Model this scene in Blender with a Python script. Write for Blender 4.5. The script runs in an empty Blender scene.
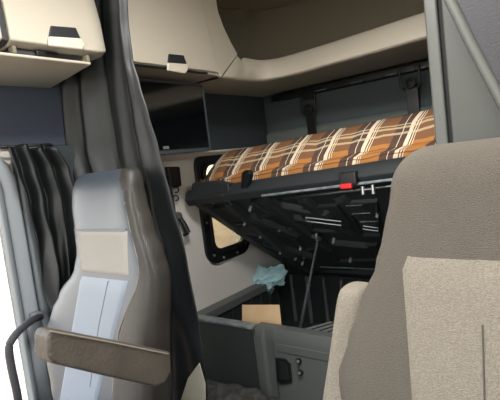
import bpy, bmesh, math, random
from mathutils import Vector, Matrix, noise
random.seed(4)
PI = math.pi
scene = bpy.context.scene
COL = scene.collection

# ------------------------------------------------------------------ camera
F = 448.5
cx_ = Vector((574, 32, 448.55)).normalized()
cy_ = Vector((346, 81, -448.55)); cy_ = (cy_ - cx_ * cx_.dot(cy_)).normalized()
cz_ = cx_.cross(cy_)
CAM = Vector((0, 0, 1.25))
rot = Matrix((cx_, cy_, cz_))          # camera axes -> cab axes
cd = bpy.data.cameras.new('camera'); cam = bpy.data.objects.new('camera', cd)
COL.objects.link(cam)
cam.matrix_world = Matrix.Translation(CAM) @ rot.to_4x4()
cd.sensor_width = 36; cd.lens = F * 36 / 500; cd.clip_start = .02
scene.camera = cam

def ray(u, v):
    return rot @ Vector(((u - 250) / F, -(v - 200) / F, -1))
def on(ax, u, v, val):
    r = ray(u, v); return CAM + r * ((val - CAM[ax]) / r[ax])
def onX(u, v, X): return on(0, u, v, X)
def onY(u, v, Y): return on(1, u, v, Y)
def onZ(u, v, Z): return on(2, u, v, Z)
def onP(u, v, p, n):
    r = ray(u, v); return CAM + r * ((p - CAM).dot(n) / r.dot(n))

# ------------------------------------------------------------------ materials
def srgb(r, g, b):
    f = lambda c: ((c / 255 + .055) / 1.055) ** 2.4 if c > 10 else c / 255 / 12.92
    return (f(r), f(g), f(b), 1)

def mat(name, rgb, rough=.6, metal=0, bump=0, bscale=60, var=0, vscale=4, rgb2=None, spec=.5, detail=4, coat=0):
    m = bpy.data.materials.new(name); m.use_nodes = True
    nt = m.node_tree; b = nt.nodes['Principled BSDF']
    c = srgb(*rgb)
    b.inputs['Base Color'].default_value = c
    b.inputs['Roughness'].default_value = rough
    b.inputs['Metallic'].default_value = metal
    b.inputs['Specular IOR Level'].default_value = spec
    b.inputs['Coat Weight'].default_value = coat
    tc = nt.nodes.new('ShaderNodeTexCoord')
    if bump:
        n = nt.nodes.new('ShaderNodeTexNoise'); n.inputs['Scale'].default_value = bscale; n.inputs['Detail'].default_value = detail
        nt.links.new(tc.outputs['Object'], n.inputs['Vector'])
        bp = nt.nodes.new('ShaderNodeBump'); bp.inputs['Strength'].default_value = bump; bp.inputs['Distance'].default_value = .004
        nt.links.new(n.outputs['Fac'], bp.inputs['Height']); nt.links.new(bp.outputs['Normal'], b.inputs['Normal'])
    if var or rgb2:
        n2 = nt.nodes.new('ShaderNodeTexNoise'); n2.inputs['Scale'].default_value = vscale; n2.inputs['Detail'].default_value = 5
        nt.links.new(tc.outputs['Object'], n2.inputs['Vector'])
        cr = nt.nodes.new('ShaderNodeValToRGB'); cr.color_ramp.elements[0].position = .38; cr.color_ramp.elements[1].position = .64
        c2 = srgb(*rgb2) if rgb2 else tuple(min(1, x * (1 + var)) for x in c[:3]) + (1,)
        cr.color_ramp.elements[0].color = c; cr.color_ramp.elements[1].color = c2
        nt.links.new(n2.outputs['Fac'], cr.inputs['Fac']); nt.links.new(cr.outputs['Color'], b.inputs['Base Color'])
    return m

M = {}
M['beige'] = mat('beige_plastic', (200, 193, 177), .5, bump=.05, bscale=300)
M['beige_dark'] = mat('tan_lining', (128, 122, 106), .8, bump=.1, bscale=200)
M['latch_dark'] = mat('latch_recess', (40, 42, 46), .5)
M['white_plastic'] = mat('latch_plastic', (222, 214, 198), .4)
M['slate'] = mat('slate_board', (68, 77, 92), .75, bump=.05, bscale=200)
M['wall_grey'] = mat('taupe_wall', (216, 211, 204), .7, bump=.15, bscale=350)
M['wall_dark'] = mat('charcoal_wall', (56, 64, 68), .8, bump=.1, bscale=250)
M['wall_rear'] = mat('dark_grey_rear_wall', (72, 81, 85), .85, bump=.1, bscale=250)
M['wall_mid'] = mat('grey_wall_padding', (108, 115, 112), .85, bump=.2, bscale=200)
M['black'] = mat('black_plastic', (22, 24, 26), .4, bump=.15, bscale=150)
M['black_bunk'] = mat('black_moulded_plastic', (46, 50, 52), .5, bump=.06, bscale=25, spec=.35)
M['black_matt'] = mat('black_matt', (16, 18, 20), .8)
M['vinyl_curtain'] = mat('grey_black_vinyl', (22, 27, 27), .5, bump=.15, bscale=16, spec=.5)
M['vinyl_black'] = mat('black_vinyl', (20, 23, 25), .46, bump=.15, bscale=18, spec=.5)
M['pale_corner'] = mat('pale_curtain_corner', (165, 160, 145), .5, bump=.4, bscale=40)
M['grey_trim'] = mat('grey_door_trim', (150, 156, 162), .5, bump=.05, bscale=300)
M['dark_trim'] = mat('dark_grey_trim', (100, 106, 110), .55, bump=.1, bscale=300)
M['leather'] = mat('blue_grey_leather', (58, 65, 74), .38, bump=.15, bscale=260, spec=.6)
M['leather_dark'] = mat('dark_brown_grey_vinyl', (38, 35, 32), .5, bump=.35, bscale=300, rgb2=(48, 44, 39), vscale=9)
M['panel_light'] = mat('pale_grey_cloth', (136, 133, 128), .85, bump=.3, bscale=500)
M['panel_blue'] = mat('pale_blue_grey_vinyl', (112, 121, 133), .5, bump=.1, bscale=400)
M['stitch'] = mat('pale_stitching', (120, 114, 102), .8)
M['fabric'] = mat('taupe_seat_fabric', (85, 79, 71), .95, bump=.9, bscale=700, rgb2=(96, 90, 81), vscale=600, detail=2)
M['fabric_light'] = mat('light_woven_fabric', (126, 118, 106), .95, bump=.9, bscale=650, rgb2=(140, 132, 120), vscale=300)
M['arm_vinyl'] = mat('worn_armrest_vinyl', (68, 62, 55), .5, bump=.6, bscale=120, rgb2=(80, 73, 65), vscale=14)
M['bin'] = mat('dark_grey_plastic', (92, 95, 93), .45, bump=.15, bscale=200)
M['bin2'] = mat('graphite_plastic', (54, 60, 59), .55, bump=.15, bscale=200)
M['bin_edge'] = mat('worn_grey_edge', (98, 106, 110), .4, bump=.3, bscale=60, rgb2=(130, 138, 142), vscale=30)
M['card'] = mat('brown_cardboard', (236, 200, 156), .8, rgb2=(228, 190, 146), vscale=8)
M['cloth_blue'] = mat('pale_blue_cloth', (196, 236, 242), .85, bump=.5, bscale=90, rgb2=(206, 242, 248), vscale=20)
M['metal'] = mat('steel', (190, 192, 195), .3, metal=1)
M['bolt'] = mat('zinc_bolt', (170, 170, 168), .35, metal=.6)
M['red'] = mat('red_latch', (214, 34, 38), .4)
M['foam'] = mat('white_mattress_ticking', (232, 226, 206), .8)
M['cabinet'] = mat('grey_cabinet', (76, 78, 75), .5, bump=.12, bscale=300)
M['cabinet_edge'] = mat('grey_cabinet_edge', (88, 90, 87), .45, bump=.1, bscale=300)
M['pad_grey'] = mat('grey_padded_trim', (56, 56, 60), .7, bump=.3, bscale=180)
M['screen'] = mat('television_glass', (8, 10, 12), .09, spec=.8)
M['carpet'] = mat('dark_floor_carpet', (50, 50, 48), .95, bump=1, bscale=80, rgb2=(74, 72, 68), vscale=30)
M['ground'] = mat('pale_dusty_ground', (150, 130, 112), .95, rgb2=(132, 112, 96), vscale=1.2)
M['mat_grey'] = mat('grey_mat', (128, 130, 126), .7)
M['roof'] = mat('headliner', (168, 160, 140), .9, bump=.1, bscale=200)

gm = bpy.data.materials.new('window_glass'); gm.use_nodes = True
g = gm.node_tree; g.nodes.clear()
o_ = g.nodes.new('ShaderNodeOutputMaterial'); mx = g.nodes.new('ShaderNodeMixShader')
tr = g.nodes.new('ShaderNodeBsdfTransparent'); tr.inputs['Color'].default_value = (.55, .53, .45, 1)
gl = g.nodes.new('ShaderNodeBsdfGlossy'); gl.inputs['Roughness'].default_value = .03
mx.inputs[0].default_value = .06
g.links.new(tr.outputs[0], mx.inputs[1]); g.links.new(gl.outputs[0], mx.inputs[2]); g.links.new(mx.outputs[0], o_.inputs[0])
M['glass'] = gm

def plaid():
    m = bpy.data.materials.new('orange_plaid_blanket'); m.use_nodes = True
    nt = m.node_tree; L = nt.links; b = nt.nodes['Principled BSDF']; b.inputs['Roughness'].default_value = .9
    b.inputs['Specular IOR Level'].default_value = .2
    uv = nt.nodes.new('ShaderNodeUVMap'); uv.uv_map = 'UVMap'
    sp = nt.nodes.new('ShaderNodeSeparateXYZ'); L.new(uv.outputs[0], sp.inputs[0])
    wob = nt.nodes.new('ShaderNodeTexNoise'); wob.inputs['Scale'].default_value = 9; L.new(uv.outputs[0], wob.inputs['Vector'])
    def math_(op, a, c=None, d=None):
        n = nt.nodes.new('ShaderNodeMath'); n.operation = op
        for i, x in enumerate((a, c, d)):
            if x is None: continue
            if isinstance(x, (int, float)): n.inputs[i].default_value = x
            else: L.new(x, n.inputs[i])
        return n.outputs[0]
    w = math_('MULTIPLY', math_('SUBTRACT', wob.outputs['Fac'], .5), .02)
    U = math_('ADD', math_('SUBTRACT', sp.outputs[0], math_('MULTIPLY', math_('SUBTRACT', sp.outputs[1], .09), .45)), w); V = math_('ADD', sp.outputs[1], w)
    def band(x, period, a, c):
        f = math_('DIVIDE', math_('FLOORED_MODULO', x, period), period)
        return math_('MULTIPLY', math_('GREATER_THAN', f, a), math_('LESS_THAN', f, c))
    def mixc(fac, A, rgb, k):
        n = nt.nodes.new('ShaderNodeMix'); n.data_type = 'RGBA'
        L.new(math_('MULTIPLY', fac, k), n.inputs[0])
        if isinstance(A, tuple): n.inputs[6].default_value = A
        else: L.new(A, n.inputs[6])
        n.inputs[7].default_value = srgb(*rgb); return n.outputs[2]
    P = .165
    c = srgb(178, 122, 70)
    c = mixc(band(U, P, .26, .58), c, (66, 58, 60), .85)
    c = mixc(band(V, .30, .38, .86), c, (84, 68, 62), .62)
    for a, z in ((.60, .70), (.73, .76), (.44, .46), (.79, .81)):
        c = mixc(band(U, P, a, z), c, (238, 226, 200), .85)
    for a, z in ((.575, .592), (.705, .722), (.765, .782)):
        c = mixc(band(U, P, a, z), c, (74, 28, 30), .8)
    for a, z in ((.02, .06), (.09, .11), (.9, .94)):
        c = mixc(band(V, .15, a, z), c, (220, 200, 166), .6)
    for a, z in ((.34, .37), (.64, .67)):
        c = mixc(band(V, .15, a, z), c, (50, 40, 44), .6)
    L.new(c, b.inputs['Base Color'])
    n = nt.nodes.new('ShaderNodeTexNoise'); n.inputs['Scale'].default_value = 25
    L.new(uv.outputs[0], n.inputs['Vector'])
    bp = nt.nodes.new('ShaderNodeBump'); bp.inputs['Strength'].default_value = .5; bp.inputs['Distance'].default_value = .01
    L.new(n.outputs['Fac'], bp.inputs['Height']); L.new(bp.outputs[0], b.inputs['Normal'])
    return m
M['plaid'] = plaid()

# ------------------------------------------------------------------ builders
class MB:
    def __init__(s): s.v = []; s.f = []; s.mi = []; s.uv = []
    def add(s, vs, fs, mi=0):
        n = len(s.v); s.v += [Vector(p) for p in vs]
        for f in fs: s.f.append([n + i for i in f]); s.mi.append(mi)
    def box(s, a, b, mi=0):
        x0, y0, z0 = a; x1, y1, z1 = b
        s.add([(x0, y0, z0), (x1, y0, z0), (x1, y1, z0), (x0, y1, z0), (x0, y0, z1), (x1, y0, z1), (x1, y1, z1), (x0, y1, z1)],
              [(0, 3, 2, 1), (4, 5, 6, 7), (0, 1, 5, 4), (1, 2, 6, 5), (2, 3, 7, 6), (3, 0, 4, 7)], mi)
        return s
    def prism(s, pts, ext, mi=0):
        pts = [Vector(p) for p in pts]; e = Vector(ext); n = len(pts)
        fs = [list(range(n)), [2 * n - 1 - i for i in range(n)]]
        fs += [(i, i + n, (i + 1) % n + n, (i + 1) % n) for i in range(n)]
        s.add(pts + [p + e for p in pts], fs, mi); return s
    def frame(s, outer, inner, ext, mi=0):           # ring between two outlines of equal length, extruded
        n = len(outer); e = Vector(ext)
        vs = [Vector(p) for p in outer] + [Vector(p) for p in inner]
        vs = vs + [p + e for p in vs]; fs = []
        for i in range(n):
            j = (i + 1) % n
            fs += [(i, j, n + j, n + i), (2*n + i, 3*n + i, 3*n + j, 2*n + j), (i, 2*n + i, 2*n + j, j), (n + i, n + j, 3*n + j, 3*n + i)]
        s.add(vs, fs, mi); return s
    def tube(s, pts, r, k=10, mi=0):
        pts = [Vector(p) for p in pts]; rings = []
        up = Vector((.123, .31, .94))
        for i, p in enumerate(pts):
            t = (pts[min(i + 1, len(pts) - 1)] - pts[max(i - 1, 0)]).normalized()
            a = t.cross(up)
            if a.length < .1: a = t.cross(Vector((1, 0, 0)))
            a.normalize(); b = t.cross(a)
            rr = r[i] if isinstance(r, (list, tuple)) else r
            rings.append([p + a * rr * math.cos(2*PI*q/k) + b * rr * math.sin(2*PI*q/k) for q in range(k)])
        s.loft(rings, mi=mi); return s
    def loft(s, rings, mi=0, cap=True, closed=True):
        k = len(rings[0]); n0 = len(s.v)
        vs = [p for r in rings for p in r]; fs = []
        for i in range(len(rings) - 1):
            for j in range(k if closed else k - 1):
                a = i*k + j; b = i*k + (j + 1) % k
                fs.append((a, b, b + k, a + k))
        if cap and closed:
            fs.append(list(range(k))[::-1]); fs.append([(len(rings) - 1)*k + j for j in range(k)])
        s.add(vs, fs, mi); return s
    def build(s, name, m, parent=None, smooth=True, bevel=0, seg=2, sub=0, solid=0, uv=None):
        me = bpy.data.meshes.new(name); off = parent.matrix_world.translation if parent else Vector()
        me.from_pydata([p - (ROOT.get(parent.name, Vector()) if parent else Vector()) for p in s.v], [], s.f)
        ms = m if isinstance(m, (list, tuple)) else [m]
        for x in ms: me.materials.append(M[x] if isinstance(x, str) else x)
        me.polygons.foreach_set('material_index', s.mi)
        if uv:
            l = me.uv_layers.new(name='UVMap')
            for lp in me.loops: l.data[lp.index].uv = uv[lp.vertex_index]
        b = bmesh.new(); b.from_mesh(me); bmesh.ops.recalc_face_normals(b, faces=b.faces)
        for f in b.faces: f.smooth = smooth
        b.to_mesh(me); b.free()
        o = bpy.data.objects.new(name, me); COL.objects.link(o)
        if parent:
            o.parent = parent; ROOT[o.name] = ROOT.get(parent.name, Vector())
        if solid:
            d = o.modifiers.new('s', 'SOLIDIFY'); d.thickness = solid; d.offset = 0
        if bevel:
            d = o.modifiers.new('b', 'BEVEL'); d.width = bevel; d.segments = seg; d.limit_method = 'ANGLE'; d.angle_limit = math.radians(40)
            d = o.modifiers.new('w', 'WEIGHTED_NORMAL')
        if sub:
            d = o.modifiers.new('u', 'SUBSURF'); d.levels = sub; d.render_levels = sub
        if smooth and not bevel:
            try: me.set_sharp_from_angle(angle=math.radians(48))
            except Exception: pass
        return o
ROOT = {}
def thing(name, label, cat, loc, group=None):
    o = bpy.data.objects.new(name, None); COL.objects.link(o); o.location = loc
    o.empty_display_size = .05
    ROOT[o.name] = Vector(loc); return tag(o, label, cat, group)
def tag(o, label, cat, group=None, kind=None):
    o['label'] = label; o['category'] = cat
    if group: o['group'] = group
    if kind: o['kind'] = kind
    return o
def struct(o): o['kind'] = 'structure'; return o

def rrect(y0, y1, z0, z1, r, k=6):                  # rounded rectangle in (y,z)
    p = []
    for (cy, cz, a0) in ((y1 - r, z1 - r, 0), (y0 + r, z1 - r, PI/2), (y0 + r, z0 + r, PI), (y1 - r, z0 + r, 1.5*PI)):
        for i in range(k + 1):
            a = a0 + PI/2 * i / k; p.append((cy + r*math.cos(a), cz + r*math.sin(a)))
    return p

WX = -1.7; RY = 2.42; CZ = 2.12; FZ = .2; RX = .75; FY = -1.1
# ------------------------------------------------------------------ setting
struct(MB().box((WX - .05, FY, FZ - .05), (RX + .05, RY + .05, FZ)).build('floor', 'carpet', smooth=False))
struct(MB().box((WX - .05, FY, CZ), (RX + .05, RY + .05, CZ + .05)).build('ceiling', 'roof', smooth=False))
struct(MB().box((WX - .05, RY, FZ), (RX + .05, RY + .05, CZ)).build('wall_rear', 'wall_rear', smooth=False))
# left wall with the door opening and the sleeper window cut in it: strips around two holes
w = MB(); T = .05
DY0, DY1, DZ0, DZ1 = -.45, .70, FZ + .02, 1.36       # door opening
WY0, WY1, WZ0, WZ1 = 1.77, 2.05, .77, 1.28           # window hole
w.box((WX - T, FY, FZ), (WX, DY0, CZ)); w.box((WX - T, DY0, DZ1), (WX, DY1, CZ)); w.box((WX - T, DY0, FZ - .05), (WX, DY1, DZ0))
w.box((WX - T, DY1, FZ), (WX, WY0, CZ)); w.box((WX - T, WY0, FZ), (WX, WY1, WZ0)); w.box((WX - T, WY0, WZ1), (WX, WY1, CZ))
w.box((WX - T, WY1, FZ), (WX, RY, CZ))
struct(w.build('wall_left', 'wall_grey', smooth=False))
# right side wall with its door window, front wall with the windscreen opening (behind the camera)
w = MB(); w.box((RX, FY, FZ), (RX + T, RY, 1.0)); w.box((RX, FY, 1.75), (RX + T, RY, CZ)); w.box((RX, .55, 1.0), (RX + T, RY, 1.75)); w.box((RX, FY, 1.0), (RX + T, -.7, 1.75))
struct(w.build('wall_right', 'wall_grey', smooth=False))
w = MB(); w.box((WX - T, FY - .05, FZ - .05), (RX + T, FY, .85)); w.box((WX - T, FY - .05, 1.9), (RX + T, FY, CZ + .05))
struct(w.build('wall_front', 'wall_dark', smooth=False))
g_ = MB().box((-40, -40, -1.35), (40, 40, -1.3)).build('ground', 'ground', smooth=False); struct(g_)

# dark upper lining of the left wall, behind television and above the lip
struct(MB().box((WX + .001, 1.08, 1.335), (WX + .012, RY - .001, 1.66)).build('trim_1', 'wall_dark', smooth=False))
# lip under the dark lining
p = MB().prism([(WX + .002, 1.1, 1.30), (WX + .05, 1.1, 1.325), (WX + .05, 1.1, 1.335), (WX + .002, 1.1, 1.335)], (0, 1.30, 0))
struct(p.build('trim_2', 'wall_grey', bevel=.004))
# lower padding on the rear wall
p = MB().prism([(WX + .02, RY - .002, .95), (WX + .02, RY - .035, .95), (WX + .02, RY - .035, 1.40), (WX + .02, RY - .002, 1.425)], (RX - WX - .05, 0, 0))
struct(p.build('trim_3', 'wall_mid', bevel=.01))
# rail along the top of the rear wall
r_ = thing('wall_rail', 'long dark rail along the top of the rear wall below the beige cornice', 'rail', (-.5, RY, 1.6))
MB().box((WX + .1, RY - .05, 1.60), (RX - .02, RY - .001, 1.645)).build('rail_body', 'black', r_, bevel=.008)
for x0 in (-1.28, -1.06, -.86, -.72, -.5):
    MB().box((x0, RY - .056, 1.606), (x0 + .07, RY - .049, 1.611)).build('slot_cover', 'bin_edge', r_, bevel=.001)
# tan lining of the upper cavity
cv = []
for a, b in [(WX + .02, 1.60), (WX + .02, 1.85)] + [(WX + .02 + .42*(1 - math.cos(t*PI/20)), 1.98 + .42*math.sin(t*PI/20)) for t in range(11)] + [(-.9, 2.405), (RX - .01, 2.405)]:
    cv.append((a, b))
rws = [[Vector((a, b, z)) for a, b in cv] for z in (1.672, CZ - .06)] + [[Vector((a + (0 if i_ > 6 else .06), b - (.06 if i_ > 4 else 0), CZ - .003)) for i_, (a, b) in enumerate(cv)]]
m_ = MB(); m_.loft(rws, closed=False); struct(m_.build('trim_4', 'beige_dark', solid=.006))

# ------------------------------------------------------------------ sleeper window and door frame
def ring3(X, pts): return [(X, a, b) for a, b in pts]
wf = MB().frame(ring3(WX + .001, rrect(1.712, 2.10, .712, 1.335, .085)), ring3(WX + .001, rrect(1.775, 2.035, .79, 1.26, .05)), (.018, 0, 0)).build('window_1', 'black', smooth=False, bevel=.006)
struct(wf)
MB().frame(ring3(WX + .019, rrect(1.755, 2.055, .765, 1.28, .06)), ring3(WX + .019, rrect(1.778, 2.032, .793, 1.257, .05)), (.012, 0, 0)).build('window_frame', 'black', wf, smooth=False, bevel=.004)
MB().prism(ring3(WX - .03, rrect(1.76, 2.06, .76, 1.29, .05)), (.006, 0, 0)).build('pane', 'glass', wf, smooth=False)
for (y, z) in ((1.74, .95), (1.765, .765), (1.84, .735), (1.96, .735), (2.05, .77), (2.075, .95), (1.74, 1.18)):
    MB().tube([(WX + .018, y, z), (WX + .025, y, z)], .007, 10).build('screw', 'bolt', wf)

# door opening: grey seal and inner frame (rounded upper corner)
dop = thing('door_frame', 'pale grey curved frame of the open left door, bright daylight beyond it', 'door frame', (WX, DY1, FZ))
outer = rrect(-.5, .775, FZ + .002, 1.40, .12); inner = rrect(-.44, .715, FZ + .05, 1.345, .09)
MB().frame(ring3(WX + .002, outer), ring3(WX + .002, inner), (.045, 0, 0)).build('frame_panel', 'grey_trim', dop, smooth=False, bevel=.015)
inner2 = rrect(-.42, .695, FZ + .07, 1.325, .08)
MB().frame(ring3(WX + .02, [(a, b) for a, b in inner]), ring3(WX + .02, inner2), (.04, 0, 0)).build('rubber_seal', 'dark_trim', dop, smooth=False, bevel=.008)
dop['kind'] = 'structure'; dop.name = 'door_1'; ROOT['door_1'] = ROOT['door_frame']
# dark pillar cover between door opening and curtain
pc = MB().box((WX + .002, .778, FZ + .002), (WX + .05, .90, 1.404)).build('trim_5', 'dark_trim', bevel=.012); struct(pc)
struct(MB().box((WX + .002, .902, FZ + .002), (WX + .04, 1.078, 1.404)).build('trim_7', 'wall_dark', bevel=.006))
# slate board above the door
sb = MB().box((WX + .002, -.6, 1.405), (WX + .02, 1.07, 1.66)).build('trim_6', 'slate', bevel=.004); struct(sb)

# grab handle beside the door
pts = [onX(40, 317, -1.60), onX(34, 319, -1.56), onX(22, 328, -1.52), onX(13, 338, -1.5), onX(9, 348, -1.5), onX(11, 365, -1.5), onX(16, 388, -1.5), onX(20, 405, -1.52), onX(30, 415, -1.6)]
def smoothpath(p, n=6):
    out = []
    for i in range(len(p) - 1):
        p0 = p[max(i-1, 0)]; p1 = p[i]; p2 = p[i+1]; p3 = p[min(i+2, len(p)-1)]
        for k in range(n):
            t = k / n
            out.append(.5*((2*p1) + (p2-p0)*t + (2*p0-5*p1+4*p2-p3)*t*t + (3*p1-p0-3*p2+p3)*t**3))
    out.append(p[-1]); return out
gh = thing('grab_handle', 'dark grey bent tubular grab handle beside the left door frame', 'handle', pts[0])
MB().tube(smoothpath(pts), .0125, 12).build('grip', 'pad_grey', gh)
MB().box((WX + .05, pts[0].y - .018, pts[0].z - .016), (pts[0].x + .0, pts[0].y + .018, pts[0].z + .016)).build('mount', 'dark_trim', gh, bevel=.01)
MB().box((WX + .05, pts[-1].y - .03, pts[-1].z - .03), (pts[-1].x + .01, pts[-1].y + .03, pts[-1].z + .03)).build('mount', 'dark_trim', gh, bevel=.01)

# ------------------------------------------------------------------ overhead lockers
def latch(root, plane, dark, light, dep=.014):
    d = [onX(u, v, plane + .002) for u, v in dark]; l = [onX(u, v, plane + .002) for u, v in light]
    h = MB().prism(d, (.006, 0, 0)).build('latch_recess', 'latch_dark', root, bevel=.003)
    h = MB().prism(l, (dep, 0, 0)).build('latch_handle', 'white_plastic', root, bevel=.006, seg=3)
# near locker
XN = -1.29
nl = thing('overhead_locker', 'beige overhead locker above the left door, nearest one, cut by the photo top edge', 'locker', (XN, .8, 1.62))
z0 = 1.662
prof = [(XN - .36, z0), (XN - .03, z0), (XN, z0 + .01), (XN - .008, 1.78), (XN - .04, 1.95), (XN - .10, CZ - .01), (XN - .36, CZ - .01)]
yb = .648
rings = []
for y, ins in ((yb, .0), (.92, 0), (.95, .004), (.970, .012), (.982, .026)):
    rings.append([Vector((x - (ins if i in (1, 2, 3, 4, 5) else 0), y, z + (ins*.5 if i in (0, 1, 2) else 0))) for i, (x, z) in enumerate(prof)])
MB().loft(rings).build('door', 'beige', nl, bevel=.006)
latch(nl, XN, [(50, 26), (75, 28), (80, 39), (48, 37)], [(47, 37), (80, 39), (83, 46), (81, 51), (47, 47)])
# bottom tray
zt = 1.628
tr_ = [onZ(93, 66, zt), onZ(88, 57, zt + .0)]
MB().prism([(XN - .01, .3, zt), (XN - .01, .905, zt), (-1.66, .965, zt), (WX + .022, .965, zt), (WX + .022, .3, zt)], (0, 0, .010)).build('bottom_tray', 'beige', nl, bevel=.004)
MB().box((XN - .36, .655, zt + .011), (XN - .035, .89, z0 - .001)).build('hinge_strip', 'pad_grey', nl, bevel=.003)
MB().box((XN - .035, .73, zt + .014), (XN - .022, .80, z0 - .003)).build('hinge_block', 'black', nl, bevel=.003)
for y0 in (.655, .893): MB().box((XN - .05, y0, zt + .011), (XN - .012, y0 + .012, z0 - .001)).build('end_bracket', 'beige_dark', nl, bevel=.003)
# gap strip and neighbour locker toward the windscreen
nn = thing('overhead_locker', 'sliver of beige overhead locker at the upper left corner of the photo', 'locker', (XN, .4, 1.65))
MB().loft([[Vector((x, y, z)) for x, z in prof] for y in (.1, .628)]).build('door', 'beige', nn, bevel=.006)
MB().prism([Vector((x - .01, .629, z)) for x, z in prof], (0, .018, 0)).build('side_strip', 'pad_grey', nn, bevel=.003)

# far locker
XF = -1.325
fl = thing('overhead_locker', 'beige overhead locker behind the black curtain, above the dark television', 'locker', (XF, 1.3, 1.64))
MB().prism([(WX + .022, 1.10, 1.65), (XF - .008, 1.10, 1.65), (XF - .012, 1.10, CZ - .01), (WX + .022, 1.10, CZ - .01)], (0, .49, 0)).build('body', 'beige', fl, bevel=.006)
se = [onX(133, 68.5, XF), onX(206, 75.5, XF), onX(221, 76.5, XF), onX(219.5, 62, XF), onX(214, 38, XF), onX(209, 12, XF), onX(206, -10, XF), onX(120, -22, XF), Vector((XF, .99, 1.90)), Vector((XF, .99, 1.645))]
ys = 1.575
door = [(XF - .006, 1.10, 1.662), (XF - .006, 1.50, 1.662), (XF - .006, 1.572, 1.660), (XF - .006, 1.566, 1.71), (XF - .006, 1.55, 1.80), (XF - .006, 1.525, 1.92), (XF - .006, 1.50, CZ - .015), (XF - .006, 1.10, CZ - .015)]
MB().prism(door, (.012, 0, 0)).build('door', 'beige', fl, bevel=.005)
MB().box((XF - .01, 1.10, 1.650), (XF + .0015, 1.50, 1.657)).build('gap_seal', 'black', fl)
latch(fl, XF + .005, [(168, 54), (183, 55.5), (186, 64), (167, 62.5)], [(166.5, 63), (186, 64.5), (187, 70), (184, 74), (166, 71)], .010)

# cornice / rear shelf: lip swept round the corner
e0 = onX(238, 54.5, XF)
low = [(XF, 1.592), (XF - .002, 1.66), (-1.335, 1.76), (-1.325, 1.845), (-1.28, 1.90), (-1.20, 1.92), (-1.1, 1.922), (-.94, 1.907), (-.7, 1.888), (-.499, 1.871), (0, 1.85), (.72, 1.84)]
upp = [tuple(e0), (XF - .004, e0.y + .035, e0.z - .018), (XF - .008, 1.79, 1.757), (-1.328, 1.85, 1.755), (-1.315, 1.92, 1.755), (-1.255, 1.975, 1.757), (-1.137, 1.992, 1.76), (-.97, 1.985, 1.76), (-.7, 1.955, 1.76), (-.507, 1.934, 1.76), (0, 1.92, 1.76), (.72, 1.91, 1.76)]
wal = [(WX + .013, 1.60), (WX + .013, 1.72), (WX + .013, 1.95), (WX + .013, 2.2), (WX + .013, 2.418), (-1.5, 2.418), (-1.3, 2.418), (-1.0, 2.418), (-.75, 2.418), (-.5, 2.418), (0, 2.418), (.72, 2.418)]
L_ = [Vector((a, b, 1.64)) for a, b in low]; U_ = [Vector(p) for p in upp]; W_ = [Vector((a, b, 1.652)) for a, b in wal]
def interp(P, n=5): return smoothpath(P, n)
L_, U_, W_ = interp(L_), interp(U_), interp(W_)
rows = []
n = len(L_)
rows.append(W_)
rows.append([l.lerp(w_, .12) for l, w_ in zip(L_, W_)])
rows.append([l.lerp(w_, .02) + Vector((0, 0, .0)) for l, w_ in zip(L_, W_)])
for t, bulge in ((.06, .006), (.3, .016), (.6, .016), (.88, .010), (1, .0)):
    r = []
    for i in range(n):
        tt = (L_[min(i+1, n-1)] - L_[max(i-1, 0)]).normalized(); out = Vector((tt.y, -tt.x, 0))
        r.append(L_[i].lerp(U_[i], t) + out * bulge * min(1, i/12))
    rows.append(r)
rows.append([u + (Vector((w_.x, w_.y, u.z)) - u) * .08 + Vector((0, 0, -.004)) for u, w_ in zip(U_, W_)])
rows.append([Vector((w_.x + .004, w_.y - .0, 1.74)) + (u - Vector((w_.x, w_.y, u.z))) * .0 for u, w_ in zip(U_, W_)])
co = MB(); co.loft(rows, closed=False)
co = tag(co.build('cornice_shelf', 'beige', sub=1), 'long beige rounded shelf cornice wrapping the rear corner above the bunk', 'shelf')
ep = [(XF - .004, 1.594, 1.643), (XF - .004, 1.577, 1.66), (XF - .004, 1.571, 1.71), (XF - .004, 1.555, 1.80), (XF - .004, 1.53, 1.92), (XF - .004, 1.505, CZ - .003)]
ep += [onX(u, v, XF - .004) for u, v in ((214.5, -16), (216, -4), (218.5, 12), (224, 27), (231, 42), (238, 54.5))]
MB().prism(ep, (-.02, 0, 0)).build('end_panel', 'beige', co, bevel=.004)

# ------------------------------------------------------------------ television on the left wall
XT = -1.42
tv = thing('television', 'dark flat television mounted under the far beige locker beside the curtain', 'television', (XT, 1.5, 1.33))
q = [onX(u, v, XT) for u, v in ((128, 77), (199, 84.5), (204, 87), (205.5, 93), (208, 149), (205, 151), (130, 158))]
ya, yb_, za, zb = 1.12, 1.562, 1.322, 1.63
MB().prism(ring3(XT - .035, rrect(ya, yb_, za, zb, .02)), (.035, 0, 0)).build('casing', 'black', tv, smooth=False, bevel=.004)
MB().frame(ring3(XT, rrect(ya, yb_, za, zb, .02)), ring3(XT, rrect(ya + .010, yb_ - .010, za + .016, zb - .010, .008)), (.006, 0, 0)).build('bezel', 'wall_dark', tv, smooth=False, bevel=.002)
MB().box((XT, ya + .013, za + .019), (XT + .002, yb_ - .013, zb - .013)).build('screen', 'screen', tv, smooth=False)
MB().box((WX + .013, 1.30, 1.42), (XT - .035, 1.42, 1.54)).build('wall_bracket', 'black', tv, bevel=.01)
MB().box((XT + .002, 1.27, za + .022), (XT + .005, 1.30, za + .034)).build('pale_square', 'wall_mid', tv)  # small pale square low on the screen

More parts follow.
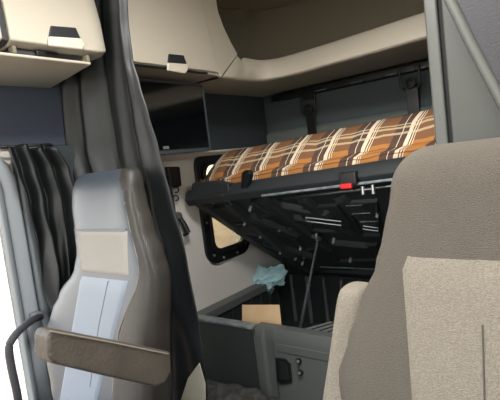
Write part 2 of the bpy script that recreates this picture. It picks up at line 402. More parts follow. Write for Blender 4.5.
# ------------------------------------------------------------------ items on the left wall
XB = WX + .004
rk = thing('charging_rack', 'narrow black wall rack with looped cables on the taupe side wall', 'rack', onX(168, 235, XB))
def wallpoly(pp, X): return [onX(u, v, X) for u, v in pp]
MB().prism(wallpoly([(164, 167), (176, 167), (178, 186), (174, 188), (167, 187)], XB), (.03, 0, 0)).build('housing', 'black', rk, bevel=.006)
MB().tube([onX(168, 168, XB + .03), onX(173, 200, XB + .03), onX(178, 238, XB + .02)], .006, 8).build('rod', 'black', rk)
MB().tube([onX(160, 178, XB + .02), onX(165, 205, XB + .02), onX(170, 238, XB + .02)], .006, 8).build('rod', 'black', rk)
for (a, b) in ((176, 198), (176, 190), (175, 226)):
    c = onX(a, b, XB + .02)
    MB().tube([c + Vector((0, .018*math.cos(t*PI/6), .014*math.sin(t*PI/6))) for t in range(-4, 6)], .003, 6).build('cable_loop', 'black_matt', rk)
lp = thing('reading_lamp', 'small black swivel reading lamp hanging on the taupe wall left of the window', 'lamp', onX(178, 216, XB))
c0 = onX(179, 216, XB + .02); c1 = onX(184, 224, XB + .04); c2 = onX(188, 233, XB + .05)
MB().tube([onX(178, 216, XB), onX(178, 216, XB + .012), onX(178, 216, XB + .035)], [.022, .022, .016], 14).build('wall_mount', 'black', lp)
MB().tube([c0, c1, c2], [.010, .013, .015], 12).build('lamp_head', 'black', lp)
MB().tube([c2, c2 + Vector((.0, -.03, -.006))], [.009, .007], 10).build('switch', 'black', lp)
MB().tube([onX(190.5, 232.5, XB), onX(190.5, 232.5, XB+.004)], .005, 8)

# ------------------------------------------------------------------ cloth sheets
def lerp_rows(rows, v):
    for i in range(len(rows) - 1):
        a, b = rows[i], rows[i+1]
        if v <= b[0] or i == len(rows) - 2:
            t = (v - a[0]) / (b[0] - a[0]); t = t*t*(3-2*t)*.4 + t*.6
            return a[1] + (b[1] - a[1]) * t, a[2] + (b[2] - a[2]) * t
def sheet(pt, nu, nv, disp):
    rows = []
    for j in range(nv + 1):
        r = []
        for i in range(nu + 1):
            s, t = i / nu, j / nv; r.append(pt(s, t) + disp(s, t))
        rows.append(r)
    return rows
def folds(s, ph, ks):
    return sum(a * math.sin(2*PI*k*s + p) for k, a, p in ks)

# main sleeper curtain (plane across the cab at Y=1.02)
R1 = [(-40, 50, 124), (12, 52, 127), (60, 52, 131), (90, 52, 136), (150, 56, 147), (200, 72, 160), (260, 90, 174), (330, 110, 188), (386, 118, 196), (420, 120, 198)]
def cpt(s, t):
    v = -40 + 460*t; a, b = lerp_rows(R1, v); return onY(a + (b - a)*s, v, 1.055 - .05*(1 - s)**2)
def cds(s, t):
    w_ = s + .05*t*math.sin(2*t + 3*s)
    d = .024*math.sin(2*PI*3.6*w_ + .6) + .004*math.sin(2*PI*8.3*w_ + 1.2*t) + .008*math.sin(2*PI*1.7*s + 2*t) + .006*noise.noise(Vector((s*5, t*3, 1)))
    d *= .6 + .6*min(1, t*2.2)
    return Vector((0, d, 0))
c1_ = MB(); c1_.loft(sheet(cpt, 150, 70, cds), closed=False)
ct = thing('sleeper_curtain', 'tall gathered grey-black vinyl curtain hanging behind the left seat', 'curtain', (-1.3, 1.03, CZ))
c1_.build('curtain_cloth', 'vinyl_curtain', ct, solid=.003)
# stitched seam down the curtain
seam = [cpt(.40, t) + cds(.40, t) + Vector((0, -.004, 0)) for t in [k/60 for k in range(4, 44)]]
MB().tube(seam, .0022, 6).build('seam', 'black_matt', ct)
for k in range(6):
    p_ = cpt(.05 + k*.17, .055) ; MB().tube([p_ + Vector((0, 0, -.03)), p_ + Vector((0, 0, .03))], .006, 6).build('hook', 'black', ct)
# right hand black curtain in front of it
R2 = [(-30, 121, 126), (20, 124, 129), (60, 128, 134), (85, 130, 141), (115, 133, 150), (150, 139, 160), (200, 150, 174), (260, 160, 188), (320, 168, 199), (365, 172, 206), (400, 176, 208)]
def dpt(s, t):
    v = -30 + 430*t; a, b = lerp_rows(R2, v); return onY(a + (b - a)*s, v, .965)
def dds(s, t):
    d = -.022*math.sin(PI*s)**.8 + .004*math.sin(2*PI*1.4*s + 1 + 2*t) + .012*noise.noise(Vector((s*3, t*9, 2)))*t
    return Vector((0, d, 0))
c2_ = MB(); c2_.loft(sheet(dpt, 50, 70, dds), closed=False)
ct2 = thing('sleeper_curtain', 'narrow glossy black curtain strip falling right of the left seat to the storage box', 'curtain', (-1.15, .965, 1.7))
c2_.build('curtain_cloth', 'vinyl_black', ct2, solid=.003)
# pale flat piece at its lower corner
fl_ = [onY(199, 363, .935), onY(205, 384, .94), onY(205, 402, .94), onY(180, 402, .93), onY(188, 378, .925)]
MB().prism(fl_, (0, .004, 0)).build('corner_piece', 'pale_corner', ct2, bevel=.001)

# side window curtain bunched by the door
R3 = [(146, 6, 54), (170, 14, 68), (200, 26, 76), (240, 38, 80), (280, 46, 80), (320, 54, 80), (400, 64, 84)]
def ept(s, t):
    v = 146 + 254*t + (1-t)**3*2*math.sin(s*14); a, b = lerp_rows(R3, v); return onX(a + (b - a)*s, v, -1.60)
def eds(s, t):
    w_ = s + .35*t*(1-s)
    w_ += .05*noise.noise(Vector((s*3, t*3.5, 5)))
    d = .024*math.sin(2*PI*3.3*w_ + .4) + .004*math.sin(2*PI*7.1*w_ + 5*t) + .022*noise.noise(Vector((s*6, t*5, 7)))
    return Vector((d*(.7 + .5*t), 0, 0))
c3_ = MB(); c3_.loft(sheet(ept, 110, 60, eds), closed=False)
ct3 = thing('side_curtain', 'bunched glossy black side curtain hanging between left door frame and left seat', 'curtain', (-1.60, .9, 1.42))
c3_.build('curtain_cloth', 'vinyl_black', ct3, solid=.003)
MB().tube([(WX + .03, .72, 1.405), (WX + .06, .72, 1.405), (WX + .08, .9, 1.405), (WX + .03, .93, 1.405)], .005, 8).build('curtain_track', 'black', ct3)

# ------------------------------------------------------------------ seats
def interpz(tab, z):
    tab = sorted(tab)
    if z <= tab[0][0]: return tab[0][1:]
    for a, b in zip(tab, tab[1:]):
        if z <= b[0]:
            t = (z - a[0]) / (b[0] - a[0]); t = t*t*(3-2*t)
            return [x + (y - x)*t for x, y in zip(a[1:], b[1:])]
    return tab[-1][1:]
NE = 3.6
def make_seat(root, cx, tab, depth, yf, mats, panels, conc=.016, split=False, side=.9, capr=.06, shr=.30):
    """tab: z -> (half width left, half width right); yf(z): front surface"""
    ztop = max(t[0] for t in tab); zbot = min(t[0] for t in tab)
    def front(x, z):
        hl, hr = interpz(tab, z); h = hl if x < 0 else hr
        s = max(-1, min(1, x / h))
        return yf(z) + depth(z)/2 * (1 - (1 - abs(s)**NE)**(1/NE)) + conc*(1 - s*s)*1.0 - conc
    zs = [zbot + (ztop - capr - zbot)*k/30 for k in range(31)]
    K = 112; rings = []
    def ring(z, sc, dsc, dy=0):
        hl, hr = interpz(tab, z); d = depth(z); r = []
        for k in range(K):
            a = 2*PI*k/K; c, s = math.cos(a), math.sin(a)
            h = (hr if c > 0 else hl)*sc
            x = h*math.copysign(abs(c)**(2/NE), c); yy = d/2*dsc*math.copysign(abs(s)**(2/NE), s)
            y = yf(z) + d/2 + yy + dy
            if s < 0: y += (conc*(1 - (x/h)**2) - conc)*abs(s)
            r.append(Vector((cx + x, y, z)))
        return r
    for z in zs: rings.append(ring(z, 1, 1))
    for k in range(1, 11):
        a = PI/2*k/10; z = ztop - capr + capr*math.sin(a)
        q = max(.04, math.cos(a))
        r = ring(ztop - capr, 1 - shr*(1 - q**.9), .2 + .8*q**.7 if k < 10 else .12)
        for p_ in r: p_.z = z; p_.y += yf(z) - yf(ztop - capr)
        rings.append(r)
    mb = MB(); mb.loft(rings)
    if split:
        for i, f in enumerate(mb.f):
            c = sum((mb.v[j] for j in f), Vector()) / len(f)
            hl, hr = interpz(tab, min(c.z, ztop - capr)); 
            if (c.x - cx) > hr*side or (c.z > 1.05 and (c.x - cx) > interpz(SEAM, c.z)[0]) or c.y > yf(c.z) + depth(c.z)*.62 or (c.x-cx) < -hl*.985: mb.mi[i] = 1
    mb.build('backrest', mats, root)
    for (nm, mt, z0, z1, wa, wb, lift) in panels:   # wa, wb: functions z -> left/right x offset
        nu, nv = 18, 18; rows = []
        for j in range(nv + 1):
            z = z0 + (z1 - z0)*j/nv; r = []
            for i in range(nu + 1):
                x = wa(z) + (wb(z) - wa(z))*i/nu
                e = 0 if (i in (0, nu) or j in (0, nv)) else 1
                r.append(Vector((cx + x, front(x, z) - (lift if e else -.002), z)))
            rows.append(r)
        m_ = MB(); m_.loft(rows, closed=False); m_.build(nm, mt, root)
    return front

# left seat
CL = -1.145
SEAM = [(1.29, .06), (1.255, .070), (1.18, .105), (1.10, .132), (1.03, .162), (.99, .170), (.95, .158), (.90, .125), (.83, .085), (.65, .06), (.45, .05)]
yfL = lambda z: .775 + (z - 1.2)*.20
tabL = [(1.275, .198, .100), (1.24, .200, .110), (1.18, .200, .125), (1.10, .182, .152), (1.03, .168, .185), (.98, .185, .205), (.90, .275, .205), (.84, .325, .198), (.76, .365, .195), (.68, .355, .195), (.60, .32, .19), (.50, .25, .19)]
ls = thing('truck_seat', 'grey and black leather truck seat with pale centre panels beside the left door', 'seat', (CL, .75, FZ))
depL = lambda z: .065 + max(0, min(1, (1.25 - z)/.3))*.045 + max(0, .95 - z)*.06
lin = lambda z0, a, z1, b: (lambda z: a + (b - a)*(z - z0)/(z1 - z0))
fr = make_seat(ls, CL, tabL, depL, yfL, ['leather', 'leather_dark'], [
    ('upper_panel', 'panel_light', .978, 1.102, lin(.978, -.112, 1.102, -.138), lin(.978, .128, 1.102, .114), .004),
    ('lower_panel', 'panel_blue', .56, .975, lin(.83, -.150, .975, -.112), lin(.83, .07, .975, .128), .004),
    ('side_bolster', 'leather_dark', .52, 1.212, lambda z: interpz(SEAM, z)[0], lambda z: interpz(tabL, z)[1]*.992, .0035)], split=True, side=.9)
def surf_line(cx, front, pts, r=.0018, lift=.003, n=20):
    out = []
    for a, b in zip(pts, pts[1:]):
        for k in range(n):
            t = k/n; x = a[0] + (b[0]-a[0])*t; z = a[1] + (b[1]-a[1])*t
            out.append(Vector((cx + x, front(x, z) - lift, z)))
    return MB().tube(out, r, 6)
surf_line(CL, fr, [(-.045, .66), (-.01, .83), (.034, .97)], .0011, .004).build('stitching', 'leather', ls)
surf_line(CL, fr, [(-.15, 1.106), (.125, 1.106)], .0016, .002).build('stitching', 'dark_trim', ls)
surf_line(CL, fr, [(a_, b_) for b_, a_ in SEAM[2:10]], .002, .0015).build('stitching', 'stitch', ls)
# armrest
pa = [(48, 339), (50, 333), (56, 329.5), (110, 340), (171, 352), (172, 372), (166, 383), (156, 387), (100, 375), (54, 364), (49, 357)]
ar = [onX(u, v, -.875) for u, v in pa]
MB().prism(ar, (-.06, 0, 0)).build('armrest', 'arm_vinyl', ls, bevel=.016, seg=4)
tr1 = [onX(u, v, -.874) for u, v in ((50, 331), (110, 342), (168, 354))]
MB().tube(tr1, .002, 6).build('stitching', 'stitch', ls)
MB().tube([(-.97, .72, .77), (-.935, .72, .77)], .02, 16).build('armrest_hinge', 'black', ls)
# cushion, base
def cushion(root, cx, y0, y1, hw, z0, z1, m):
    rings = []
    for z, e in ((z0, .97), (z0 + .02, 1), (z1 - .035, 1), (z1 - .012, .97), (z1, .9)):
        rings.append([Vector((cx + (a)*e, (y0+y1)/2 + (b)*e, z)) for a, b in rrect(-hw, hw, -(y1-y0)/2, (y1-y0)/2, .06)])
    MB().loft(rings).build('seat_cushion', m, root)
cushion(ls, CL, .28, .76, .24, .50, .585, 'leather_dark')
MB().box((CL - .2, .34, .30), (CL + .2, .78, .50)).build('suspension_base', 'black', ls, bevel=.02)
MB().box((CL - .22, .32, FZ), (CL + .22, .82, .30)).build('floor_plate', 'black', ls, bevel=.01)

# right seat (nearest to the camera)
CR = -.142
yfR = lambda z: .70 + (z - 1.07)*.22
tabR = [(1.24, .128, .14), (1.20, .134, .14), (1.16, .146, .14), (1.10, .158, .15), (1.05, .172, .16), (.98, .202, .19), (.91, .23, .21), (.85, .25, .225), (.75, .235, .235), (.50, .235, .235)]
rs = thing('truck_seat', 'taupe fabric truck seat with lighter woven centre panel in the right foreground', 'seat', (CR, .75, FZ))
depR = lambda z: .13 + max(0, 1.05 - z)*.12
fr2 = make_seat(rs, CR, tabR, depR, yfR, ['fabric', 'fabric'], [
    ('centre_panel', 'fabric_light', .56, 1.078, lin(.86, -.105, 1.078, -.117), lin(.86, .105, 1.078, .117), .004)], conc=.014, capr=.07, shr=.5)
surf_line(CR, fr2, [(0, .60), (.002, 1.0)], .0012, .0045).build('stitching', 'fabric', rs)
cushion(rs, CR, .28, .70, .23, .50, .585, 'fabric')
MB().box((CR - .2, .34, .30), (CR + .2, .78, .50)).build('suspension_base', 'black', rs, bevel=.02)
MB().box((CR - .22, .32, FZ), (CR + .22, .82, .30)).build('floor_plate', 'black', rs, bevel=.01)
# folded-up armrest
ax = [((-0.3760, .775), 0.992, .45), ((-0.3765, .775), 0.990, .75), ((-0.3770, .774), 0.980, .94), ((-0.3790, .771), 0.957, 1.04), ((-0.3860, .762), 0.912, 1.05), ((-0.3990, .745), 0.832, 1.05), ((-0.4080, .725), 0.766, 1.1), ((-0.4260, .705), 0.646, 1.1), ((-0.4310, .70), 0.586, .9)]
rings = []
for (x, y), z, s in ax:
    r = []
    for k in range(28):
        a = 2*PI*k/28; c, q = math.cos(a), math.sin(a)
        r.append(Vector((x + .031*s*math.copysign(abs(c)**.7, c), y + .04*s*math.copysign(abs(q)**.7, q), z)))
    rings.append(r)
MB().loft(rings).build('folded_armrest', 'fabric_light', rs, sub=1)
MB().tube([(-.42, .72, .66), (-.33, .74, .66)], .025, 14).build('armrest_hinge', 'black', rs)

# ------------------------------------------------------------------ tall cabinet behind the right seat
YC = 1.3
tc_ = thing('tall_cabinet', 'tall plain grey cabinet standing behind the right seat', 'cabinet', (-.1, YC, FZ))
MB().box((-.352, YC, FZ), (-.318, YC + .16, CZ - .003)).build('edge_post', 'cabinet_edge', tc_, bevel=.006)
MB().box((-.318, YC + .012, FZ), (-.308, YC + .15, CZ - .003)).build('gap_seal', 'black_matt', tc_)
MB().box((-.308, YC, FZ), (.45, YC + .16, CZ - .003)).build('door', 'cabinet', tc_, bevel=.006)
# sloping padded panel, upper right
YS = 1.12
sp_ = [onY(450, 8, YS), onY(468, 45, YS), onY(500, 106, YS), onY(540, 185, YS), onY(640, 150, YS)]
sp_ += [Vector((sp_[-1].x, YS, CZ - .003)), Vector((onY(395, -100, YS).x, YS, CZ - .003)), onY(415, -60, YS)]
sl_ = thing('padded_side_panel', 'dark grey padded panel sloping across the upper right corner', 'panel', (-.05, YS, 1.3))
MB().prism(sp_, (0, .06, 0)).build('padding', 'pad_grey', sl_, bevel=.012, seg=3)
ed = [onY(419, -60, YS), onY(454, 8, YS), onY(472, 45, YS), onY(504, 106, YS), onY(544, 185, YS)]
MB().tube(smoothpath(ed), .012, 12).build('edge_piping', 'cabinet_edge', sl_)

# ------------------------------------------------------------------ bunk (tilted up on its rear hinge)
H0 = Vector((0, 2.27, .575)); FR = Vector((0, 1.605, 1.125))
D = (FR - H0); LEN = D.length; D.normalize()
XD = Vector((1, 0, .05)).normalized()
NU = XD.cross(D).normalized()                     # up side (carries the mattress)
if NU.z < 0: NU = -NU
ND = -NU                                             # visible underside
def B(x, w_, h=0): return Vector((x, 0, .05*(x + 1.6))) + H0 + D*w_ + ND*h
def onB(u, v, h=0): return onP(u, v, B(0, 0, h), NU)
bk = thing('sleeper_bunk', 'black moulded bunk platform tilted up under the plaid mattress', 'bunk', (-.7, 2.27, .575))
XL = -1.64; XR = .1
cut = [onB(u, v, .0) for u, v in ((191, 199), (205, 209), (230, 226), (258, 245), (288, 263), (310, 274))]
out = [B(XL, LEN)] + cut + [B(-1.33, 0), B(XR, 0), B(XR, LEN)]
MB().prism(out, ND*.02).build('platform', 'black_bunk', bk, bevel=.006)
# lip round the platform
edge = [onB(u + 1.5, v - 1.5, .02) for u, v in ((192, 198), (205, 209), (230, 226), (258, 245), (288, 263), (308, 273))]
MB().tube(edge, .014, 8).build('edge_lip', 'black_bunk', bk)
# front rail
fr_ = MB(); fr_.prism([B(XL, LEN - .035, -.015), B(XL, LEN + .02, -.015), B(XL, LEN + .028, .015), B(XL, LEN + .02, .05), B(XL, LEN - .02, .062), B(XL, LEN - .035, .03)], XD*(XR - XL))
fr_.build('front_rail', 'black_bunk', bk, bevel=.006)
MB().tube([B(-1.16, LEN - .0, .066), B(XR, LEN - .0, .066)], .006, 8).build('rail_strip', 'bin_edge', bk)
MB().tube([B(-1.10, LEN - .075, .04), B(XR, LEN - .075, .04)], .006, 8).build('rail_strip', 'metal', bk)
# moulded relief: raised diagonal ribs and rounded pads
def rib(u0, v0, u1, v1, wdt=.028, h=.026):
    a = onB(u0, v0, .02); b = onB(u1, v1, .02); d_ = (b - a).normalized(); s_ = d_.cross(ND).normalized()*wdt
    rings = []
    for p_, k in ((a, .3), (a + d_*.02, 1), (b - d_*.02, 1), (b, .3)):
        rings.append([p_ - s_*1.3, p_ - s_*.6 + ND*h*k, p_ + s_*.6 + ND*h*k, p_ + s_*1.3])
    MB().loft(rings).build('rib', 'black_bunk', bk, bevel=.004)
for q in ((205, 203, 262, 243), (225, 198, 300, 262), (262, 197, 330, 250), (300, 196, 352, 236), (338, 196, 378, 226),
          (248, 214, 300, 236), (262, 240, 318, 258), (280, 205, 330, 214), (232, 226, 262, 232), (330, 242, 372, 246), (292, 216, 318, 222)):
    rib(*q)
def pad(u, v, a, b, ang, h=.012):
    c = onB(u, v, .02); e1 = Vector((1, 0, 0)); e2 = D
    r = []
    for sc, hh in ((1, 0), (.9, h*.7), (.75, h)):
        ring = []
        for x, y in rrect(-a*sc, a*sc, -b*sc, b*sc, min(a, b)*.6*sc, 4):
            xr = x*math.cos(ang) - y*math.sin(ang); yr = x*math.sin(ang) + y*math.cos(ang)
            ring.append(c + e1*xr + e2*yr + ND*hh)
        r.append(ring)
    MB().loft(r).build('moulded_pad', 'black_bunk', bk)
for poly in ([(212, 206), (228, 204), (246, 218), (232, 220)], [(232, 222), (252, 220), (270, 234), (254, 238)], [(256, 240), (276, 238), (296, 252), (282, 256)],
             [(250, 200), (274, 198), (292, 210), (268, 212)], [(256, 214), (282, 212), (302, 226), (276, 230)], [(290, 232), (308, 230), (326, 246), (306, 250)],
             [(296, 206), (338, 202), (352, 224), (342, 232), (310, 230)], [(344, 200), (378, 198), (382, 236), (362, 236)], [(330, 244), (378, 242), (382, 259), (336, 261)]):
    P_ = [onB(u, v, .02) for u, v in poly]; c_ = sum(P_, Vector()) / len(P_)
    lay = []
    for sc, hh in ((1.0, 0), (.95, .016), (.86, .016), (.78, .002)):
        lay.append([c_ + (p_ - c_)*sc + ND*hh for p_ in P_])
    MB().loft(lay).build('moulded_recess', 'black_bunk', bk, bevel=.004)
bolts = [(213, 203), (249, 196), (249.5, 211), (244, 225), (260, 238), (279, 231), (280, 254), (300, 250), (295, 260), (304, 258), (302, 265), (333, 243), (350, 262), (377, 217)]
for u, v in bolts:
    c = onB(u, v, .046)
    MB().tube([c - ND*.026, c + ND*.001, c + ND*.004], [.0075, .0075, .004], 8).build('bolt', 'bolt', bk)
def bar(u0, v0, u1, v1, r, m='metal', nm='slot_bar', h=.05):
    MB().tube([onB(u0, v0, h), onB(u1, v1, h)], r, 8).build(nm, m, bk)
bar(306, 217.5, 341, 221.5, .0036); bar(306, 221, 341, 225.5, .0036); bar(306, 217.5, 306, 221, .0032)
bar(363, 226, 378, 228, .003); bar(363, 229, 378, 231, .003)
bar(346, 206, 362, 205, .0025, 'bin_edge'); bar(352, 214, 370, 213, .0025, 'bin_edge'); bar(360, 222, 378, 221, .0025, 'bin_edge')
bar(320, 267, 392, 270, .004, 'bin_edge', 'cross_rod', .03)
bar(222, 195, 232, 205, .0025, 'bin_edge'); 
# latch (red tab), keeper, strap
lc = onB(349, 185, .075); 
lt = MB(); lt.box((lc.x - .035, lc.y - .012, lc.z - .0), (lc.x + .035, lc.y + .02, lc.z + .05)); lo = lt.build('latch_block', 'black', bk, bevel=.006)
MB().box((lc.x - .024, lc.y - .030, lc.z - .012), (lc.x + .022, lc.y - .013, lc.z + .008)).build('release_tab', 'red', lo, bevel=.004)
kc = onB(369, 189, .07)
MB().tube([kc + Vector((-.02, -.01, .012)), kc + Vector((-.02, -.01, -.018))], .008, 8).tube([kc + Vector((.02, -.01, .016)), kc + Vector((.02, -.01, -.018))], .008, 8).tube([kc + Vector((-.026, -.01, 0)), kc + Vector((.026, -.01, 0))], .006, 8).build('striker', 'metal', bk)
sc_ = onB(246, 178, .0); sc_ = onY(246, 178, 1.555)
MB().prism([onY(240, 188, 1.56), onY(241, 174, 1.53), onY(244, 170, 1.53), (onY(249, 171, 1.53)), onY(250, 175, 1.53), onY(247, 188, 1.56)], (0, .03, 0)).build('retaining_tab', 'black', bk, bevel=.006)
# corner block at the left end of the rail
MB().prism([onY(192, 183, 1.56), onY(214, 181, 1.56), onY(228, 184, 1.56), onY(229, 192, 1.56), onY(194, 200, 1.56), onY(190, 194, 1.56)], (0, .05, 0)).build('corner_block', 'black_bunk', bk, bevel=.007)
# hinge
MB().tube([(-1.34, 2.285, .577), (XR, 2.285, .649)], .016, 10).build('hinge_tube', 'black', bk)
# gas strut
s0 = onB(318, 238, .055); s1 = onY(300, 330, 1.98)
gs = MB().tube([s0, s0.lerp(s1, .5)], .0055, 8).tube([s0.lerp(s1, .48), s1], .009, 8).build('gas_strut', 'dark_trim', bk)
MB().tube([s0 + Vector((-.025, -.01, .012)), s0 + Vector((.02, -.01, -.004))], .010, 8).tube([s0 + Vector((.0, -.012, .025)), s0 + Vector((.0, -.012, -.01))], .007, 8).build('strut_joint', 'metal', gs)

# mattress
mt_root = thing('mattress', 'long mattress in an orange and brown plaid cover lying on the tilted bunk', 'mattress', (-.7, 1.65, 1.15))
def mring(x, sc=1.0, drop=0.0, ins=0.0):
    # cross-section in (w, h): w from front, h above platform
    t = .25*sc
    prof = [(LEN - .60, .012), (LEN - .02 - ins, .012), (LEN + .012 - ins, .024), (LEN + .026 - ins, .044), (LEN + .012 - ins, .066), (LEN + .006 - ins, .074), (LEN + .014 - ins, .088),
            (LEN + .016 - ins, t*.72), (LEN + .002 - ins, t*.92), (LEN - .03 - ins, t), (LEN - .60, t)]
    out = []
    n_ = len(prof)
    for i, (a, b) in enumerate(prof):
        nz = .005*noise.noise(Vector((x*6, i*.7, 3)))
        out.append(B(x, a + nz, -b - nz*.8))
    return out
xs = [-1.60 + 1.70*k/90 for k in range(91)]
rings = []; uvs = []
arc = [-.60, 0, .03, .05, .078, .088, .10, .155, .19, .23, .8]
for x in xs:
    e = max(0, 1 - (x + 1.60)/.14); sc = 1 - .30*e**2
    rings.append(mring(x, sc, 0, .045*e**2)); uvs += [(x, .012 + a) for a in arc]
MB().loft(rings, cap=True).build('mattress_cover', 'plaid', mt_root, uv=uvs)
MB().loft([mring(-1.635, .50, 0, .06), mring(-1.60, .66, 0, .045)]).build('mattress_end', 'foam', mt_root)

# restraint straps on the rear wall
for (u, lab) in ((410, 'black restraint strap with ring on the rear wall, the one nearer the grey cabinet'), (308, 'black restraint strap with ring on the rear wall, the one nearer the television')):
    v = {410: 82, 308: 108}[u]
    c = onY(u, v, RY - .06)
    s = thing('restraint_strap', lab, 'strap', c, 'bunk restraint straps on the rear wall')
    MB().box((c.x - .03, RY - .045, c.z - .34), (c.x + .03, RY - .0355, c.z - .01)).build('webbing', 'black', s, bevel=.002)
    MB().box((c.x - .03, RY - .06, c.z + .05), (c.x + .03, RY - .002, c.z + .085)).build('anchor', 'black', s, bevel=.004)
    MB().tube([c + Vector((  .024*math.cos(t*PI/10), 0, .024*math.sin(t*PI/10) - .005)) for t in range(21)], .007, 8).build('ring', 'black', s)
    MB().tube([c + Vector((-.05, 0, .075)), c + Vector((-.048, 0, -.02)), c + Vector((-.03, 0, -.035))], .006, 8).build('hook', 'black', s)
    MB().tube([c + Vector((.05, 0, .075)), c + Vector((.048, 0, -.02)), c + Vector((.03, 0, -.035))], .006, 8).build('hook', 'black', s)

# ------------------------------------------------------------------ storage box under the bunk
BF = 1.5; BT = .505
bx = thing('storage_box', 'open dark grey storage box under the tilted bunk', 'storage box', (-.9, BF, FZ))
MB().box((-1.66, BF, FZ), (-1.252, BF + .018, BT)).build('front_panel', 'bin2', bx, bevel=.004)
MB().box((-1.66, BF - .004, BT - .004), (-1.255, BF + .05, BT + .010)).build('worn_rim', 'bin_edge', bx, bevel=.004)
# right front section: projecting, with recesses
pr = [(-1.178, BF - .012, FZ), (-1.178, BF - .012, BT), (-1.165, BF + .02, BT + .035), (-.3, BF + .02, BT + .035), (-.3, BF - .012, BT), (-.3, BF - .012, FZ)]
p2 = MB()
ring = lambda x, d=0: [Vector((x, BF - .012 + d, FZ)), Vector((x, BF - .012 + d, BT - .035)), Vector((x, BF + .012, BT + .012)), Vector((x, BF + .03, BT + .016)), Vector((x, BF + .06, BT + .016)), Vector((x, BF + .06, FZ))]
p2.loft([ring(-1.245), ring(-1.20), ring(-1.19, .014), ring(-1.15, .014), ring(-1.14, 0), ring(-.34, 0)])
p2.build('control_panel', 'bin', bx, bevel=.005)
MB().box((-1.12, BF - .016, BT - .075), (-.34, BF - .008, BT - .04)).build('raised_band', 'bin', bx, bevel=.003)
def fp(u, v, d=0): return onY(u, v, BF - .012 - d)
sk = MB().prism([fp(276, 357), fp(288, 358.5), fp(291, 362), fp(293, 382), fp(282, 384), fp(278, 381)], (0, -.010, 0)).build('socket_cover', 'black', bx, bevel=.005)
MB().prism([fp(279, 361, .012), fp(287, 362.5, .012), fp(290, 379, .012), fp(281, 380, .012)], (0, -.003, 0)).build('socket_inset', 'black_matt', sk, bevel=.002)
for (u, v) in ((299.5, 360.5), (301, 372)):
    c = fp(u, v); kb = MB().tube([c, c + Vector((0, -.012, 0))], .012, 14).build('knob', 'black', bx)
    MB().tube([c + Vector((0, -.012, .001)), c + Vector((0, -.016, .001))], .007, 10).build('knob_cap', 'bolt', kb)
# left ledge, inner walls, ribs
MB().box((-1.695, BF, BT - .045), (-1.62, 2.36, BT)).build('side_ledge', 'bin', bx, bevel=.006)
MB().box((-1.65, BF + .05, FZ), (-1.635, 2.36, BT - .045)).build('inner_wall', 'black_bunk', bx)
MB().box((-1.635, 2.30, FZ), (.2, 2.36, BT + .02)).build('inner_wall', 'black_bunk', bx, bevel=.005)
for k in range(8):
    y = 1.62 + k*.09
    MB().tube([(-1.632, y, FZ + .02), (-1.632, y, BT - .05)], .007, 8).build('rib', 'black_bunk', bx)
for k in range(11):
    x = -1.55 + k*.115
    MB().tube([(x, 2.292, FZ + .02), (x, 2.292, BT + .01)], .012, 8).build('rib', 'bin', bx)
MB().box((-1.63, BF + .06, FZ + .001), (.2, 2.30, FZ + .02)).build('box_floor', 'black_bunk', bx)

# bits in the box
cb = [onY(242, 305, 1.60), onY(279, 305, 1.60), onY(281.5, 329, 1.585), onY(242, 327, 1.585)]
dn = Vector((0, 0, -1))
lo1 = cb[3] + dn*.20; lo2 = cb[2] + dn*.20
tag(MB().prism([cb[0], cb[1], cb[2], lo2, lo1, cb[3]], (0, .005, 0)).build('cardboard_sheet', 'card', bevel=.001), 'plain brown cardboard piece standing in the open storage box', 'cardboard')
gmat = thing('floor_mat', 'grey slatted mat lying in the storage box near the folded armrest', 'mat', (-.85, 1.75, .4))
ms = [onY(300, 335, 1.66), onY(335, 322, 1.78), onY(352, 330, 1.72), onY(330, 345, 1.58)]
ms = [onZ(u, v, .435) for u, v in ((299, 334), (331, 325), (362, 333), (330, 345))]
MB().prism(ms, (0, 0, .02)).build('sheet', 'mat_grey', gmat, bevel=.004)
for t in (.2, .4, .6, .8):
    a = ms[0].lerp(ms[3], t); b = ms[1].lerp(ms[2], t)
    MB().tube([a + Vector((0, 0, .021)), b + Vector((0, 0, .021))], .003, 6).build('slat_joint', 'black_matt', gmat)
MB().box((ms[0].x+.06, min(m_.y for m_ in ms) + .12, FZ + .022), (ms[0].x + .3, max(m_.y for m_ in ms) - .06, .434)).build('support', 'black_matt', gmat)

# crumpled pale blue cloth on the corner of the box
cc = onY(268, 279, 2.16)
rows = []
NI, NJ = 34, 34
for j in range(NJ + 1):
    r = []
    for i in range(NI + 1):
        s = i/NI*2 - 1; t = j/NJ*2 - 1
        rad = math.hypot(s, t); an = math.atan2(t, s)
        k = 1 + .22*math.sin(3*an + 1) + .12*math.sin(7*an)
        x = s*.115*k; z = t*.085*k; 
        nz = noise.noise(Vector((s*2.6, t*2.6, 1.3))); n2 = noise.noise(Vector((s*6, t*6, 4)))
        y = -.06*(1 - min(1, rad)**2) + .045*nz + .022*n2
        r.append(cc + Vector((x + .02*noise.noise(Vector((s*4, t*4, 9))), y, z + .02*nz - .035*max(0, s) * -1.0)))
    rows.append(r)
m_ = MB(); m_.loft(rows, closed=False)
tag(m_.build('cleaning_cloth', 'cloth_blue', solid=.003), 'crumpled pale blue cloth lying on the rear corner of the storage box', 'cloth')

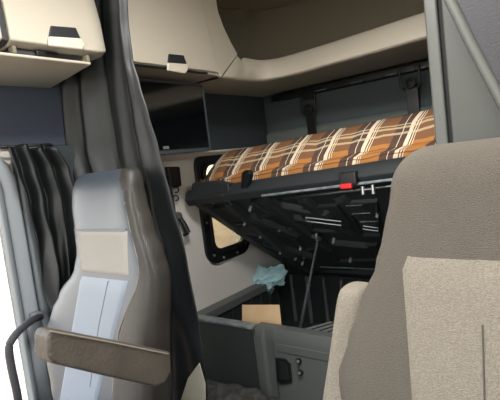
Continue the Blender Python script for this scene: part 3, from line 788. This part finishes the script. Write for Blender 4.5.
# crumpled dark bag on the floor in front of the box
rings = []
bc = onZ(215, 388, FZ + .08); bc.y = 1.36
base = Vector((bc.x - .02, 1.37, FZ))
for j in range(9):
    ph = PI/2*j/8; r = []
    for k in range(26):
        a = 2*PI*k/26
        p_ = Vector((.19*math.cos(a)*math.cos(ph), .095*math.sin(a)*math.cos(ph), .085*math.sin(ph)))
        p_ *= 1 + .35*noise.noise(p_*22 + Vector((3, 1, 7)))
        p_.z = max(0, p_.z) ; p_.x += .10
        r.append(base + p_)
    rings.append(r)
tag(MB().loft(rings).build('crumpled_bag', 'carpet'), 'crumpled dark grey bag on the floor in front of the storage box', 'bag')

# ------------------------------------------------------------------ light
wd = bpy.data.worlds.new('world'); scene.world = wd; wd.use_nodes = True
nt = wd.node_tree; bg = nt.nodes['Background']
tcw = nt.nodes.new('ShaderNodeTexCoord'); spx = nt.nodes.new('ShaderNodeSeparateXYZ'); nt.links.new(tcw.outputs['Generated'], spx.inputs[0])
cr = nt.nodes.new('ShaderNodeValToRGB'); nt.links.new(spx.outputs[2], cr.inputs[0])
cr.color_ramp.elements[0].position = 0; cr.color_ramp.elements[0].color = (1, .95, .86, 1)
cr.color_ramp.elements[1].position = .5; cr.color_ramp.elements[1].color = (.82, .92, 1, 1)
nt.links.new(cr.outputs[0], bg.inputs[0]); bg.inputs[1].default_value = 3.0
sd = bpy.data.lights.new('sun', 'SUN'); sd.energy = 2.0; sd.angle = .05; sd.color = (1, .94, .84)
so = bpy.data.objects.new('sun', sd); COL.objects.link(so)
so.rotation_euler = Vector((-.45, .25, .85)).to_track_quat('Z', 'Y').to_euler()

# added fill light under the ceiling, out of view, brightens the dark rear
dl = thing('added_fill_light', 'added round fill light above the seats, out of view', 'lamp', (-.45, .6, CZ))
ld = bpy.data.lights.new('fill_light', 'AREA'); ld.shape = 'DISK'; ld.size = .35; ld.energy = 14; ld.color = (1, .98, .95)
lo_ = bpy.data.objects.new('fill_light', ld); COL.objects.link(lo_); lo_.parent = dl; lo_.location = (0, 0, -.03)
MB().tube([(-.45, .6, CZ - .002), (-.45, .6, CZ - .02)], .18, 24).build('fill_light_disc', 'beige', dl)

vs = scene.view_settings
vs.view_transform = 'Standard'; vs.look = 'None'; vs.gamma = 1; vs.use_curve_mapping = False; vs.exposure = 1.05
